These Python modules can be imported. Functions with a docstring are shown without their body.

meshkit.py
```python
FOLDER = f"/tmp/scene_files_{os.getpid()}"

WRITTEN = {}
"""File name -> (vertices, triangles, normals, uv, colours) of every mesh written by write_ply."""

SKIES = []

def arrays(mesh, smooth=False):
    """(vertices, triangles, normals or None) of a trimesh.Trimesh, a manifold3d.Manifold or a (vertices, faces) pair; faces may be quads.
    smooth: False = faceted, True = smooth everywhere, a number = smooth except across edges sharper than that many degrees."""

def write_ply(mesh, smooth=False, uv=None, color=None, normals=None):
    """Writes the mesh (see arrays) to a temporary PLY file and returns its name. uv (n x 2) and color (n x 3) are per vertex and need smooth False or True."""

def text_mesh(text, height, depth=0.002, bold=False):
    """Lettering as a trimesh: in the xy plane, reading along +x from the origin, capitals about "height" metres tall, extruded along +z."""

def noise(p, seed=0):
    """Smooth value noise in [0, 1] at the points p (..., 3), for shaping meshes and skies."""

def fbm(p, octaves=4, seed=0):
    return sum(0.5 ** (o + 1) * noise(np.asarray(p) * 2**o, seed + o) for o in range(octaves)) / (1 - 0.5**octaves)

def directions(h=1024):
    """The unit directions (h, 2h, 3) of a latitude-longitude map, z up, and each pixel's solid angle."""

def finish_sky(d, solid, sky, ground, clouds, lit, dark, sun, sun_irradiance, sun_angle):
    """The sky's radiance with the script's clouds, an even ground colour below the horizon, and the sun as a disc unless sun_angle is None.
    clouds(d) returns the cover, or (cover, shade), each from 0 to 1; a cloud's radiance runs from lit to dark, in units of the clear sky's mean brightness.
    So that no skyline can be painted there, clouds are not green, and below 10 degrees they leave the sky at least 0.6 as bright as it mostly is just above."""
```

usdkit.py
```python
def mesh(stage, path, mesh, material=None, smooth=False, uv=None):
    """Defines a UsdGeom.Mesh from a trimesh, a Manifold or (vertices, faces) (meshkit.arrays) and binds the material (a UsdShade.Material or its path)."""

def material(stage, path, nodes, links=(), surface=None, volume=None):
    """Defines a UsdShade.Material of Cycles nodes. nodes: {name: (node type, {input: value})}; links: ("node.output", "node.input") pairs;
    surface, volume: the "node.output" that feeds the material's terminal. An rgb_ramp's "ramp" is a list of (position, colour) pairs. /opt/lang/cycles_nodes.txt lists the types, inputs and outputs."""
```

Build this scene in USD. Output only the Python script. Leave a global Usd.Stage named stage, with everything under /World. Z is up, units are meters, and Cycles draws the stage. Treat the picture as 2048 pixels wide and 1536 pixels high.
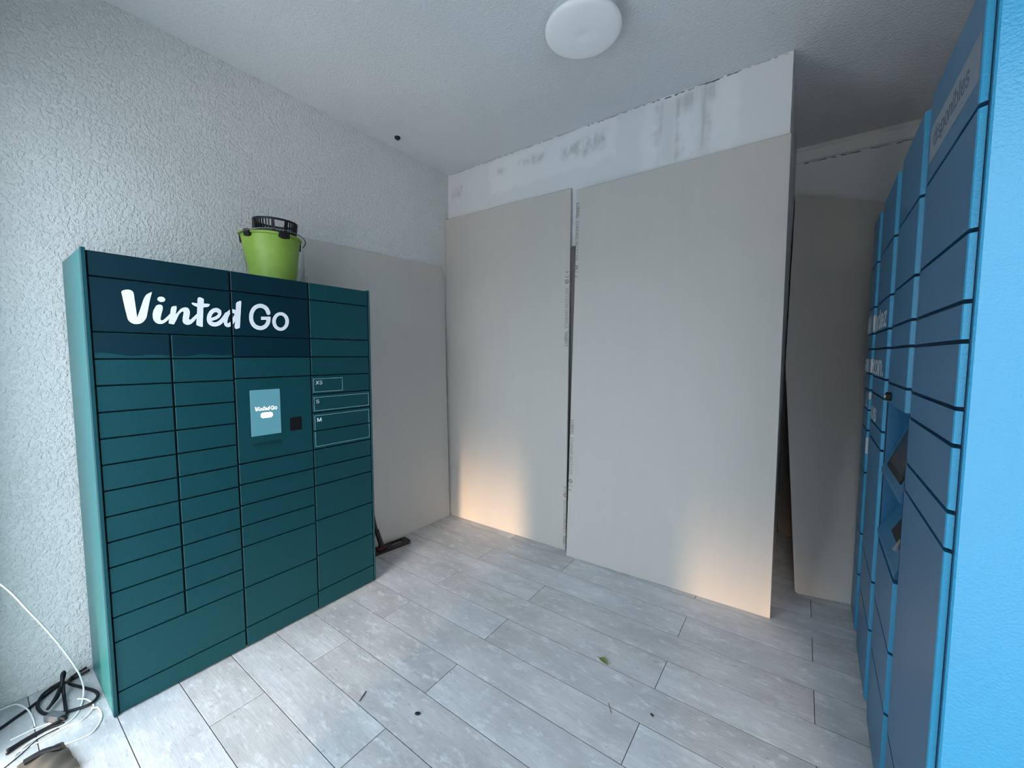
import math, random, json
import numpy as np, trimesh, usdkit, meshkit
from shapely.geometry import Polygon, LineString, Point, box as sbox
from shapely import affinity, union_all
from pxr import Usd, UsdGeom, UsdLux, UsdShade, Gf, Sdf, Vt

stage = Usd.Stage.CreateInMemory()
UsdGeom.SetStageUpAxis(stage, 'Z')
UsdGeom.SetStageMetersPerUnit(stage, 1.0)
UsdGeom.Xform.Define(stage, '/World')
UsdGeom.Scope.Define(stage, '/World/Looks')
R = random.Random(7)

# ------------------------------------------------------------------ camera, sky, lights, exposure
YAW, PITCH, ROLL, FPX, EYE = .6247, .0703, .0011, 802.6, 1.39
fw = np.array([-math.sin(YAW) * math.cos(PITCH), math.cos(YAW) * math.cos(PITCH), -math.sin(PITCH)])
rt = np.array([math.cos(YAW), math.sin(YAW), 0.0])
up = np.cross(rt, fw)
rt, up = math.cos(ROLL) * rt + math.sin(ROLL) * up, -math.sin(ROLL) * rt + math.cos(ROLL) * up
cam = UsdGeom.Camera.Define(stage, '/World/camera')
cam.CreateHorizontalApertureAttr(36.0)
cam.CreateVerticalApertureAttr(27.0)
cam.CreateFocalLengthAttr(FPX / 2048 * 36.0)
cam.CreateClippingRangeAttr(Gf.Vec2f(0.01, 200))
cam.CreateFStopAttr(0.0)
cam.AddTransformOp().Set(Gf.Matrix4d(*[*rt, 0], *[*up, 0], *[*(-fw), 0], 0, 0, EYE, 1))
EXPOSURE = 1.25
cam.CreateExposureAttr(EXPOSURE)

SKY = UsdLux.DomeLight.Define(stage, '/World/sky')          # even bluish overcast daylight
SKY.CreateIntensityAttr(1.0)
SKY.CreateColorAttr(Gf.Vec3f(0.77, 0.91, 1.03))

def spot(name, pos, target, power, radius, angle, soft, color):
    """An unseen warm lamp outside, inferred from the low light on the boards."""
    l = UsdLux.SphereLight.Define(stage, '/World/' + name)
    l.CreateRadiusAttr(radius)
    l.CreateIntensityAttr(power)
    l.CreateColorAttr(Gf.Vec3f(*color))
    s = UsdLux.ShapingAPI.Apply(l.GetPrim())
    s.CreateShapingConeAngleAttr(angle)
    s.CreateShapingConeSoftnessAttr(soft)
    p, t = np.array(pos, float), np.array(target, float)
    z = (p - t) / np.linalg.norm(p - t)
    x = np.cross([0, 0, 1], z); x /= np.linalg.norm(x)
    y = np.cross(z, x)
    l.AddTransformOp().Set(Gf.Matrix4d(*[*x, 0], *[*y, 0], *[*z, 0], *[*p, 1]))

spot('street_lamp', (0.2, -8.0, .70), (-2.1, 2.47, -3.08), 640.0, .34, 20.0, .45, (1.0, .66, .40))
spot('street_lamp_001', (1.6, -8.0, .70), (-.75, 2.47, -3.33), 580.0, .34, 20.0, .45, (1.0, .66, .40))

# ------------------------------------------------------------------ material graphs
class Ref(str):
    pass

class Graph:
    def __init__(self, name):
        self.name, self.nodes, self.links = name, {}, []
    def n(self, kind, out, **inputs):
        key = 'n%d' % len(self.nodes)
        vals = {}
        for k, v in inputs.items():
            if isinstance(v, Ref):
                self.links.append((str(v), key + '.' + k))
            else:
                vals[k] = v
        self.nodes[key] = (kind, vals)
        return Ref(key + '.' + out)
    def math(self, op, a, b=0.0, c=None, clamp=False):
        kw = dict(math_type=op, value1=a, value2=b, use_clamp=clamp)
        if c is not None:
            kw['value3'] = c
        return self.n('math', 'value', **kw)
    def pos(self):
        return self.n('geometry', 'position')
    def mapped(self, v, scale=(1, 1, 1), loc=(0, 0, 0)):
        return self.n('mapping', 'vector', mapping_type='point', vector=v, scale=scale, location=loc)
    def noise(self, v, scale, detail=2.0, rough=.5, dist=0.0):
        return self.n('noise_texture', 'fac', vector=v, scale=scale, detail=detail, roughness=rough, distortion=dist)
    def ramp(self, fac, stops):
        return self.n('rgb_ramp', 'color', fac=fac, ramp=stops)
    def rng(self, v, a, b, c=0.0, d=1.0, smooth=True):
        return self.n('map_range', 'result', range_type='smoothstep' if smooth else 'linear', value=v, from_min=a, from_max=b, to_min=c, to_max=d, clamp=True)
    def mix(self, fac, a, b, kind='mix'):
        return self.n('mix', 'color', mix_type=kind, fac=fac, color1=a, color2=b)
    def bump(self, h, dist, strength=1.0):
        return self.n('bump', 'normal', height=h, distance=dist, strength=strength)
    def make(self, **p):
        s = self.n('principled_bsdf', 'BSDF', **p)
        return self.done(s)
    def done(self, s):
        return usdkit.material(stage, '/World/Looks/' + self.name, self.nodes, [(a, b) for a, b in self.links], surface=str(s))

def plain(name, color, rough=.5, spec=.5, metallic=0.0, peel=0.0, peel_scale=350.0, **kw):
    g = Graph(name)
    if peel:
        kw['normal'] = g.bump(g.noise(g.pos(), peel_scale, 2.0), peel)
    return g.make(base_color=color, roughness=rough, specular_ior_level=spec, metallic=metallic, **kw)

M = {}
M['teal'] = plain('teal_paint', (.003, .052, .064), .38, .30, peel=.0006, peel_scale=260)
M['teal_lit'] = plain('teal_lit_paint', (.026, .160, .168), .38, .4, peel=.0010, peel_scale=200)  # lit copy of the teal, the light on it put into colour
M['teal_dark'] = plain('teal_gap', (.002, .034, .042), .7, .2)
M['film'] = plain('petrol_film', (.001, .021, .034), .34, .28)
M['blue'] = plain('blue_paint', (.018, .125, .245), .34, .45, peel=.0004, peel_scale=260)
M['blue_lit'] = plain('blue_lit_paint', (.022, .235, .41), .36, .5, peel=.0010, peel_scale=200)  # lit copy of the blue: brightness of faces towards the entrance in colour
M['grey_vinyl'] = plain('grey_vinyl', (.40, .43, .46), .5, .3)
M['crack'] = plain('crack_grey', (.15, .15, .16), .9, .1)
M['blue_dark'] = plain('blue_gap', (.006, .028, .065), .7, .2)
M['white_vinyl'] = plain('white_vinyl', (.83, .86, .90), .5, .3)
M['line_vinyl'] = plain('line_vinyl', (.30, .52, .54), .5, .3)
M['sticker'] = plain('sticker_paper', (.19, .22, .26), .6, .3)
M['sticker_ink'] = plain('sticker_ink', (.075, .10, .145), .6, .3)
M['black'] = plain('black_plastic', (.007, .008, .010), .5, .3)
M['black_glass'] = plain('black_glass', (.004, .004, .006), .12, .5)
M['screen_grey'] = plain('screen_grey', (.018, .022, .028), .25, .5)
M['black_matt'] = plain('black_matt', (.004, .004, .006), .6, .2)
M['metal'] = plain('steel', (.45, .45, .46), .35, .5, metallic=1.0)
M['wire'] = plain('steel_wire', (.16, .17, .17), .4, .5, metallic=.8)
M['ink'] = plain('print_ink', (.20, .205, .175), .8, .1)
M['white_cable'] = plain('white_cable', (.80, .82, .83), .4, .4)
M['lamp'] = plain('lamp_opal', (.86, .87, .88), .32, .4)
M['lamp_base'] = plain('lamp_base', (.62, .64, .66), .5, .4)
M['mop_black'] = plain('mop_black', (.02, .018, .02), .45, .4)
M['mop_red'] = plain('mop_red', (.07, .014, .02), .5, .4)
M['mop_pad'] = plain('mop_pad', (.33, .28, .26), .95, .1)
M['leaf'] = plain('leaf_green', (.17, .20, .06), .6, .3)
M['seed'] = plain('seed_brown', (.025, .02, .018), .7, .2)
M['twig'] = plain('twig_brown', (.12, .10, .085), .8, .1)
M['plug'] = plain('plug_grey', (.10, .115, .125), .5, .4)
M['scrap'] = plain('scrap_brown', (.10, .085, .07), .8, .2)

g = Graph('bucket_green')
d = g.noise(g.pos(), 18, 4, .6)
M['lime'] = g.make(base_color=g.mix(g.rng(d, .45, .75), (.20, .335, .045), (.25, .37, .075)), roughness=.45, specular_ior_level=.4)

def emit(name, color, strength, base=(.02, .05, .06)):
    g = Graph(name)
    return g.make(base_color=base, roughness=.25, emission_color=color, emission_strength=strength)
M['screen'] = emit('screen_light', (.11, .33, .42), .34)
M['screen_white'] = emit('screen_white', (1, 1, .97), 1.3)
M['screen_cream'] = emit('screen_cream', (1, .93, .82), 1.1)

g = Graph('clear_wrap')
tr = g.n('transparent_bsdf', 'BSDF', color=(.93, .95, .95))
gl = g.n('glossy_bsdf', 'BSDF', color=(.9, .92, .93), roughness=.25)
M['wrap'] = g.done(g.n('mix_closure', 'closure', fac=.16, closure1=tr, closure2=gl))

def gotele(name, color, scale, depth, stretch=(1, 1, 1)):
    """Rough sprayed plaster: raised drops over a finer grain."""
    g = Graph(name)
    v = g.mapped(g.pos(), stretch)
    a = g.rng(g.noise(v, scale, 2.0, .5, .1), .38, .74)
    b = g.noise(v, scale * 3.2, 2.0)
    h = g.math('add', a, g.math('multiply', b, .35))
    tone = g.noise(g.pos(), 1.3, 3)
    return g.make(base_color=g.mix(g.rng(tone, .3, .7), color, tuple(c * .94 for c in color)), roughness=.75, specular_ior_level=.25, normal=g.bump(h, depth))
M['wall_rough'] = gotele('wall_rough', (.66, .675, .665), 100, .0032, (1, 1, .85))
M['ceiling_rough'] = gotele('ceiling_rough', (.64, .66, .675), 80, .0012)
M['wall_plain'] = plain('wall_plain', (.60, .61, .61), .8, .2, peel=.002, peel_scale=40)
M['facade'] = plain('facade_render', (.48, .47, .45), .85, .2, peel=.002, peel_scale=60)
M['pavement'] = plain('pavement_grey', (.55, .55, .55), .85, .2, peel=.002, peel_scale=50)
M['screed'] = plain('joint_dark', (.075, .075, .08), .9, .1)

# the smooth plastered back wall with its filler patches and damp stains
g = Graph('wall_stained')
p = g.pos()
sx = g.n('separate_xyz', 'x', vector=p)
sz = Ref(str(sx).split('.')[0] + '.z')
wob = g.noise(g.mapped(p, (1, 1, 1)), 9, 4, .6)
wx = g.math('add', sx, g.math('multiply', g.math('subtract', wob, .5), .16))
wob2 = g.noise(g.mapped(p, (1, 1, 1), (5, 3, 1)), 7, 4, .6)
wz = g.math('add', sz, g.math('multiply', g.math('subtract', wob2, .5), .14))
def patch(x0, x1, z0, z1, soft=.04):
    """1 inside an uneven rectangle of the wall, 0 outside."""
    a = g.math('multiply', g.rng(wx, x0 - soft, x0 + soft), g.rng(wx, x1 - soft, x1 + soft, 1, 0))
    b = g.math('multiply', g.rng(wz, z0 - soft, z0 + soft), g.rng(wz, z1 - soft, z1 + soft, 1, 0))
    return g.math('multiply', a, b)
def both(*m):
    t = m[0]
    for x in m[1:]:
        t = g.math('maximum', t, x)
    return t
fill = both(patch(-2.05, -1.02, 2.66, 2.91, .02), patch(-.86, -.34, 2.40, 2.93, .03))
grain = g.rng(g.noise(g.mapped(p, (1, 1, .5)), 16, 4, .62), .38, .62)
streak = g.rng(g.noise(g.mapped(p, (1, 1, .06)), 22, 3, .6), .36, .62)
smudge = both(patch(-1.97, -1.92, 2.77, 2.83, .03), patch(-1.78, -1.56, 2.79, 2.835, .03), patch(-1.42, -1.07, 2.745, 2.835, .045), patch(-2.44, -2.34, 2.72, 2.82, .04))
drip = both(patch(-.75, -.64, 2.53, 2.88, .04), patch(-.545, -.485, 2.52, 2.91, .035), patch(-.78, -.44, 2.80, 2.89, .035))
c = g.mix(g.math('multiply', fill, .6), (.63, .64, .65), (.71, .73, .74))
c = g.mix(g.math('multiply', g.math('multiply', smudge, grain), .7), c, (.33, .34, .345))
c = g.mix(g.math('multiply', g.math('multiply', drip, g.math('maximum', streak, .35)), .66), c, (.38, .38, .38))
M['wall_stained'] = g.make(base_color=c, roughness=.8, specular_ior_level=.2, normal=g.bump(g.noise(p, 30, 3), .0015))

# paper face of plasterboard
def board_mat(name, color):
    g = Graph(name)
    p = g.pos()
    a = g.noise(g.mapped(p, (6, 6, .8)), 3, 3)
    b = g.rng(g.noise(p, 26, 2), .69, .76)
    c = g.mix(g.rng(a, .3, .7), color, tuple(x * .98 for x in color))
    c = g.mix(g.math('multiply', b, .35), c, (.52, .50, .46))
    return g.make(base_color=c, roughness=.85, specular_ior_level=.15)
M['board'] = board_mat('board_paper', (.495, .474, .445))
M['board_shade'] = plain('board_shade', (.15, .14, .135), .9, .1)  # board paper darkened, shade put into its colour
M['board_core'] = plain('board_core', (.60, .59, .56), .9, .1)

# whitewashed planks, four shades
def plank_mat(i, tone, off):
    g = Graph('plank_%d' % i)
    rnd = g.n('object_info', 'random')
    v = g.n('mix_vector', 'result', fac=1.0, a=(0, 0, 0), b=g.pos())
    sh = g.n('combine_xyz', 'vector', x=g.math('multiply', rnd, 37.0), y=g.math('multiply', rnd, 91.0), z=off)
    v = g.mix(1.0, g.pos(), sh, 'add')
    cloud = g.noise(g.mapped(v, (.8, 2.2, 1)), 3.2, 5, .62)
    grain = g.noise(g.mapped(v, (1.3, 14, 1)), 7, 5, .65, .6)
    scuff = g.rng(g.noise(g.mapped(v, (2.2, 7, 1)), 9, 5, .72), .57, .72)
    lime = g.rng(g.noise(g.mapped(v, (1.2, 2.6, 1)), 12, 6, .72, .15), .50, .72)
    spot_ = g.rng(g.noise(v, 40, 2), .70, .78)
    dk = tuple(x * .70 for x in tone)
    c = g.mix(g.rng(cloud, .32, .68), dk, tone)
    c = g.mix(g.math('multiply', g.rng(grain, .35, .65), .5), c, tuple(x * .76 for x in tone))
    c = g.mix(g.math('multiply', lime, .75), c, (.72, .74, .76))
    c = g.mix(g.math('multiply', scuff, .65), c, (.27, .27, .27))
    c = g.mix(g.math('multiply', spot_, .55), c, (.18, .175, .17))
    rough = g.rng(grain, .2, .8, .42, .60)
    return g.make(base_color=c, roughness=rough, specular_ior_level=.35, normal=g.bump(grain, .0006))
M['plank'] = [plank_mat(i, t, i * 3.1) for i, t in enumerate([(.605, .622, .640), (.575, .587, .600), (.595, .598, .602), (.555, .560, .565)])]

# ------------------------------------------------------------------ things, parts, names
used = {}
def numbered(parent, name):
    k = (parent, name)
    used[k] = used.get(k, 0) + 1
    return name if used[k] == 1 else '%s_%03d' % (name, used[k] - 1)

def data(prim, **kw):
    for k, v in kw.items():
        if v:
            prim.SetCustomDataByKey(k, v)

class Thing:
    """An Xform at the thing's base; its parts are given in the same world frame unless local is set."""
    def __init__(self, name, label=None, cat=None, loc=(0, 0, 0), rotz=0.0, group=None, kind=None, local=False):
        self.path = '/World/' + numbered('/World', name)
        x = UsdGeom.Xform.Define(stage, self.path)
        x.AddTranslateOp().Set(Gf.Vec3d(*map(float, loc)))
        if rotz:
            x.AddRotateZOp().Set(float(rotz))
        self.shift = np.zeros(3) if local else np.array(loc, float)
        data(x.GetPrim(), label=label, category=cat, group=group, kind=kind)
    def part(self, name, mesh, mat, smooth=False, parent=None, label=None, kind=None):
        base = parent or self.path
        path = base + '/' + numbered(base, name)
        v, f, _ = meshkit.arrays(mesh)
        m = usdkit.mesh(stage, path, trimesh.Trimesh(v - self.shift, f, process=False), mat, smooth)
        data(m.GetPrim(), label=label, kind=kind)
        return path

def single(name, mesh, mat, label=None, cat=None, smooth=False, kind=None, group=None):
    path = '/World/' + numbered('/World', name)
    v, f, _ = meshkit.arrays(mesh)
    c = np.array([(v[:, 0].min() + v[:, 0].max()) / 2, (v[:, 1].min() + v[:, 1].max()) / 2, v[:, 2].min()])
    m = usdkit.mesh(stage, path, trimesh.Trimesh(v - c, f, process=False), mat, smooth)
    m.AddTranslateOp().Set(Gf.Vec3d(*map(float, c)))
    data(m.GetPrim(), label=label, category=cat, group=group, kind=kind)
    return path

# ------------------------------------------------------------------ shapes
def box(x0, x1, y0, y1, z0, z1):
    return trimesh.creation.box(bounds=[[min(x0, x1), min(y0, y1), min(z0, z1)], [max(x0, x1), max(y0, y1), max(z0, z1)]])

def bbox(x0, x1, y0, y1, z0, z1, b=.002):
    """A box with chamfered edges."""
    x0, x1 = sorted((x0, x1)); y0, y1 = sorted((y0, y1)); z0, z1 = sorted((z0, z1))
    P = []
    for x, sx_ in ((x0, 1), (x1, -1)):
        for y, sy_ in ((y0, 1), (y1, -1)):
            for z, sz_ in ((z0, 1), (z1, -1)):
                P += [(x, y + sy_ * b, z + sz_ * b), (x + sx_ * b, y, z + sz_ * b), (x + sx_ * b, y + sy_ * b, z)]
    return trimesh.convex.convex_hull(np.array(P))

def cat_mesh(*m):
    return trimesh.util.concatenate(list(m))

def extrude(poly, depth):
    gs = poly.geoms if hasattr(poly, 'geoms') else [poly]
    return trimesh.util.concatenate([trimesh.creation.extrude_polygon(g_, depth, engine='earcut') for g_ in gs if g_.area > 1e-9])

def place(mesh, o, ex, ey, ez):
    T = np.eye(4)
    T[:3, 0], T[:3, 1], T[:3, 2], T[:3, 3] = ex, ey, ez, o
    m = mesh.copy()
    m.apply_transform(T)
    if np.linalg.det(T[:3, :3]) < 0:
        m.invert()
    return m

def spline(pts, n=8, closed=False):
    P = np.array(pts, float); N = len(P); out = []
    for i in range(N if closed else N - 1):
        a, b, c_, d_ = [P[(i + k) % N] if closed else P[min(max(i + k, 0), N - 1)] for k in (-1, 0, 1, 2)]
        for t in np.arange(n) / n:
            out.append(.5 * (2 * b + (c_ - a) * t + (2 * a - 5 * b + 4 * c_ - d_) * t * t + (-a + 3 * b - 3 * c_ + d_) * t ** 3))
    if not closed:
        out.append(P[-1])
    return np.array(out)

def tube(path, r, seg=8, closed=False):
    P = np.array(path, float); N = len(P)
    T = np.array([P[(i + 1) % N] - P[i - 1] if closed else P[min(i + 1, N - 1)] - P[max(i - 1, 0)] for i in range(N)])
    T /= np.maximum(np.linalg.norm(T, axis=1, keepdims=True), 1e-9)
    u = np.cross(T[0], [0, 0, 1.0])
    if np.linalg.norm(u) < .1:
        u = np.cross(T[0], [1.0, 0, 0])
    u /= np.linalg.norm(u)
    V, F = [], []
    for i in range(N):
        u = u - T[i] * (u @ T[i]); u /= np.linalg.norm(u)
        w = np.cross(T[i], u)
        rr = r[i] if np.ndim(r) else r
        for k in range(seg):
            a = 2 * math.pi * k / seg
            V.append(P[i] + rr * (math.cos(a) * u + math.sin(a) * w))
    for i in range(N if closed else N - 1):
        j = (i + 1) % N
        for k in range(seg):
            k2 = (k + 1) % seg
            F += [(i * seg + k, i * seg + k2, j * seg + k2), (i * seg + k, j * seg + k2, j * seg + k)]
    if not closed:
        V += [P[0], P[-1]]; a, b = len(V) - 2, len(V) - 1
        for k in range(seg):
            k2 = (k + 1) % seg
            F += [(a, k2, k), (b, (N - 1) * seg + k, (N - 1) * seg + k2)]
    m = trimesh.Trimesh(V, F, process=False)
    return m

def lathe(profile, seg=48, center=(0, 0, 0)):
    m = trimesh.creation.revolve(np.array(profile, float), sections=seg)
    m.apply_translation(center)
    m.fix_normals()
    return m

# ------------------------------------------------------------------ the room
XL, XR, YF, YB, YA, HC, XE = -2.505, 1.02, -.04, 2.54, 3.785, 2.915, -.097
fl = Thing('floor', kind='structure', loc=(0, 0, 0))
fl.part('screed', box(XL - .1, XR + .1, -.2, YA + .1, -.05, -.0008), M['screed'])
PW, PG = .1923, .0028
kp = 0
for k in range(-3, 18):
    y0 = .2895 + PW * k
    y1 = y0 + PW
    if y0 < -.2:
        y0 = -.2
    if y0 > YA:
        continue
    y1 = min(y1, YA)
    xs = [-1.745 + 1.303 * i for i in range(-2, 5)] if k % 2 else [-1.205 + 1.303 * i for i in range(-2, 4)]
    cuts = [XL] + [x for x in xs if XL + .02 < x < XR - .02] + [XR]
    for a, b in zip(cuts[:-1], cuts[1:]):
        if y0 > YB + .05 and b < XE - .05:
            continue
        fl.part('plank', bbox(a + PG / 2, b - PG / 2, y0 + PG / 2, y1 - PG / 2, -.012, 0, .0003), M['plank'][R.choice((0, 0, 1, 2, 3))])

single('wall_left', box(XL - .15, XL, YF, YA + .15, 0, HC), M['wall_rough'], kind='structure')
single('wall_back', box(XL, XE, YB, YA, 0, HC - .0008), M['wall_stained'], kind='structure')
single('wall_back_recess', box(XL, XR + .15, YA, YA + .15, 0, HC), M['wall_plain'], kind='structure')
single('wall_right', box(XR, XR + .15, YF, YA, 0, HC), M['wall_plain'], kind='structure')
front = union_all([sbox(XL - .15, 0, XR + .15, HC + .15)]).difference(sbox(-2.20, -.01, -1.20, 2.42)).difference(sbox(.0, -.01, 1.0, 2.42))  # pier between the openings added to shade the recess
single('wall_front', place(extrude(front, .14), (0, YF, 0), (1, 0, 0), (0, 0, 1), (0, -1, 0)), M['facade'], kind='structure')
single('ceiling', box(XL - .15, XR + .15, YF, YA + .15, HC, HC + .15), M['ceiling_rough'], kind='structure')
single('pavement', box(-20, 20, -17, -.2, -.2, -.012), M['pavement'], kind='structure')
single('facade_opposite', box(-20, 20, -18, -17, -.2, 4.5), M['facade'], kind='structure')
# ragged cracks where the plaster meets the ceiling
def crack(name, x0, x1, z, y, n, wmax, seed, gaps):
    r = random.Random(seed)
    ms = []
    L = abs(x1 - x0)
    xs_ = np.linspace(x0, x1, n)
    for i in range(n - 1):
        if r.random() < gaps:
            continue
        w = wmax * (.15 + .55 * r.random())
        zz = z - w * .5 - .004 * r.random()
        ms.append(box(xs_[i], xs_[i + 1] * 1.0, y - .0012, y + .001, zz - w / 2, zz + w / 2))
    return cat_mesh(*ms)
cr = Thing('trim_1', kind='structure', loc=(XL, YB, HC - .02))
cr.part('ceiling_crack', crack('c', -2.49, -1.3, HC - .002, YB, 60, .004, 3, .35), M['crack'])
cr.part('ceiling_crack', crack('c', -1.3, -.75, HC - .002, YB, 40, .007, 4, .45), M['crack'])
cr.part('ceiling_crack', crack('c', -.72, -.34, HC - .004, YB, 22, .012, 5, .15), M['crack'])
cr.part('ceiling_crack', crack('c', -.34, -.12, HC - .002, YB, 16, .004, 6, .5), M['crack'])
cr2 = Thing('trim_2', kind='structure', loc=(XE, YA, 2.8))
cr2.part('ceiling_cove', place(extrude(Polygon([(0, 0), (0, -.085), (-.012, -.085), (-.03, -.02), (-.06, 0)]), XR - XE), (XE, YA, HC), (0, 1, 0), (0, 0, 1), (1, 0, 0)), M['wall_plain'])
cr2.part('cove_crack', crack('c', XE + .05, XR - .3, HC - .09, YA, 30, .012, 8, .15), M['crack'])

# ------------------------------------------------------------------ ceiling lamp
LC = (-.872, 1.760)
lp = Thing('ceiling_lamp', 'round white opal ceiling lamp, switched off', 'ceiling lamp', loc=(LC[0], LC[1], HC - .07))
lp.part('base_ring', lathe([(0, HC), (.158, HC), (.158, HC - .036), (0, HC - .036)], 64, (LC[0], LC[1], 0)), M['lamp_base'], 40)
prof = [(0, HC - .034), (.166, HC - .034), (.1715, HC - .037), (.173, HC - .043), (.1715, HC - .050)]
for a in np.linspace(.165, .012, 16):
    prof.append((a, HC - .052 - .018 * math.sqrt(max(0, 1 - (a / .172) ** 2)) + .0055 * math.exp(-(a / .03) ** 2)))
prof.append((0, HC - .0645))
lp.part('diffuser', lathe(prof, 72, (LC[0], LC[1], 0)), M['lamp'], 50)

cp = Thing('cable_gland', 'small round black plug in the ceiling by the left wall', 'ceiling plug', loc=(-2.36, 1.90, HC - .016))
cp.part('collar', lathe([(0, HC), (.020, HC), (.020, HC - .007), (.013, HC - .016), (0, HC - .016)], 24, (-2.36, 1.90, 0)), M['black'], 40)

# ------------------------------------------------------------------ plasterboards
def prism(q, t, n_away):
    """Slab whose front face is the quad q, t thick towards n_away, with a small chamfer on the front edge."""
    q = np.array(q, float)
    n = np.array(n_away, float); n /= np.linalg.norm(n)
    c_ = q.mean(0)
    b = .0022
    inn = np.array([p_ + (c_ - p_) / np.linalg.norm(c_ - p_) * b * 1.4 for p_ in q])
    P = np.vstack([inn, q + n * b, q + n * t])
    return trimesh.convex.convex_hull(P)

def face_frame(q):
    q = np.array(q, float)
    ex = (q[1] - q[0]) / np.linalg.norm(q[1] - q[0])
    nn = np.cross(ex, q[3] - q[0]); nn /= np.linalg.norm(nn)
    return ex, np.cross(nn, ex), nn

def board_print(th, o, along, side, nrm, cap, length, text='LUBRAL STANDARD BA13/1200'):
    """Works stamp: a line of capitals, a struck-through disc and CE, reading along 'along'."""
    def put(m, at, name='printed_mark'):
        v, f, _ = meshkit.arrays(m)
        return place(trimesh.Trimesh(v, f, process=False), np.array(o) + np.array(along) * at + np.array(nrm) * .0002, along, np.array(side), nrm)
    a, rest = text.split(' ', 1)
    bold = meshkit.text_mesh(a, cap, .0004, True)
    thin = meshkit.text_mesh(rest, cap * .95, .0004)
    bw = bold.bounds[1][0]; tw = thin.bounds[1][0]
    k = length * .77
    s1 = k * .27 / bw; s2 = k * .68 / tw
    bold.apply_scale([s1, 1, 1]); thin.apply_scale([s2, 1, 1])
    th.part('printed_mark', cat_mesh(put(bold, 0), put(thin, k * .31)), M['ink'])
    ring = Point(0, 0).buffer(cap * .62).difference(Point(0, 0).buffer(cap * .36)).union(affinity.rotate(sbox(-cap * .5, -cap * .09, cap * .5, cap * .09), 35))
    ring = affinity.translate(ring, length * .85, cap * .5)
    th.part('printed_mark', put(extrude(ring, .0004), 0), M['ink'])
    e1 = Point(0, 0).buffer(cap * .5).difference(Point(0, 0).buffer(cap * .36)).intersection(sbox(-cap, -cap, cap * .12, cap))
    ce = union_all([affinity.translate(e1, length * .925, cap * .5), affinity.translate(e1, length * .985, cap * .5), affinity.translate(sbox(-cap * .4, -cap * .07, 0, cap * .07), length * .985, cap * .5)])
    th.part('printed_mark', put(extrude(ce, .0004), 0), M['ink'])

BT = .0125
# big one on the right
qb = [(-1.2773, 2.4179, 0), (-.0796, 2.4501, .001), (-.09, 2.5136, 2.5058), (-1.2553, 2.4819, 2.4878)]
nb = np.array([-.02676, .99932, -.02545])
t = Thing('plasterboard_sheet', 'large grey plasterboard sheet leaning upright at the right end of the back wall', 'plasterboard', loc=(-.68, 2.43, 0))
t.part('panel', prism(qb, BT, nb), M['board'])
ex = np.array([-.0145 + .0, -.0255, -.9996]); 
up_b = np.array(qb[3]) - np.array(qb[0]); up_b /= np.linalg.norm(up_b)
side_b = np.cross(np.array([.02676, -.99932, .02545]), -up_b); side_b /= np.linalg.norm(side_b)
def onb(x, z):
    return np.array([x, (2.450469 + .02675998 * x + .02545063 * z) / .99931785, z])
board_print(t, onb(-1.2595, 2.405), -up_b, side_b, np.array([.02676, -.99932, .02545]), .023, .50)
board_print(t, onb(-1.2645, .955), -up_b, side_b, np.array([.02676, -.99932, .02545]), .023, .50)

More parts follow.
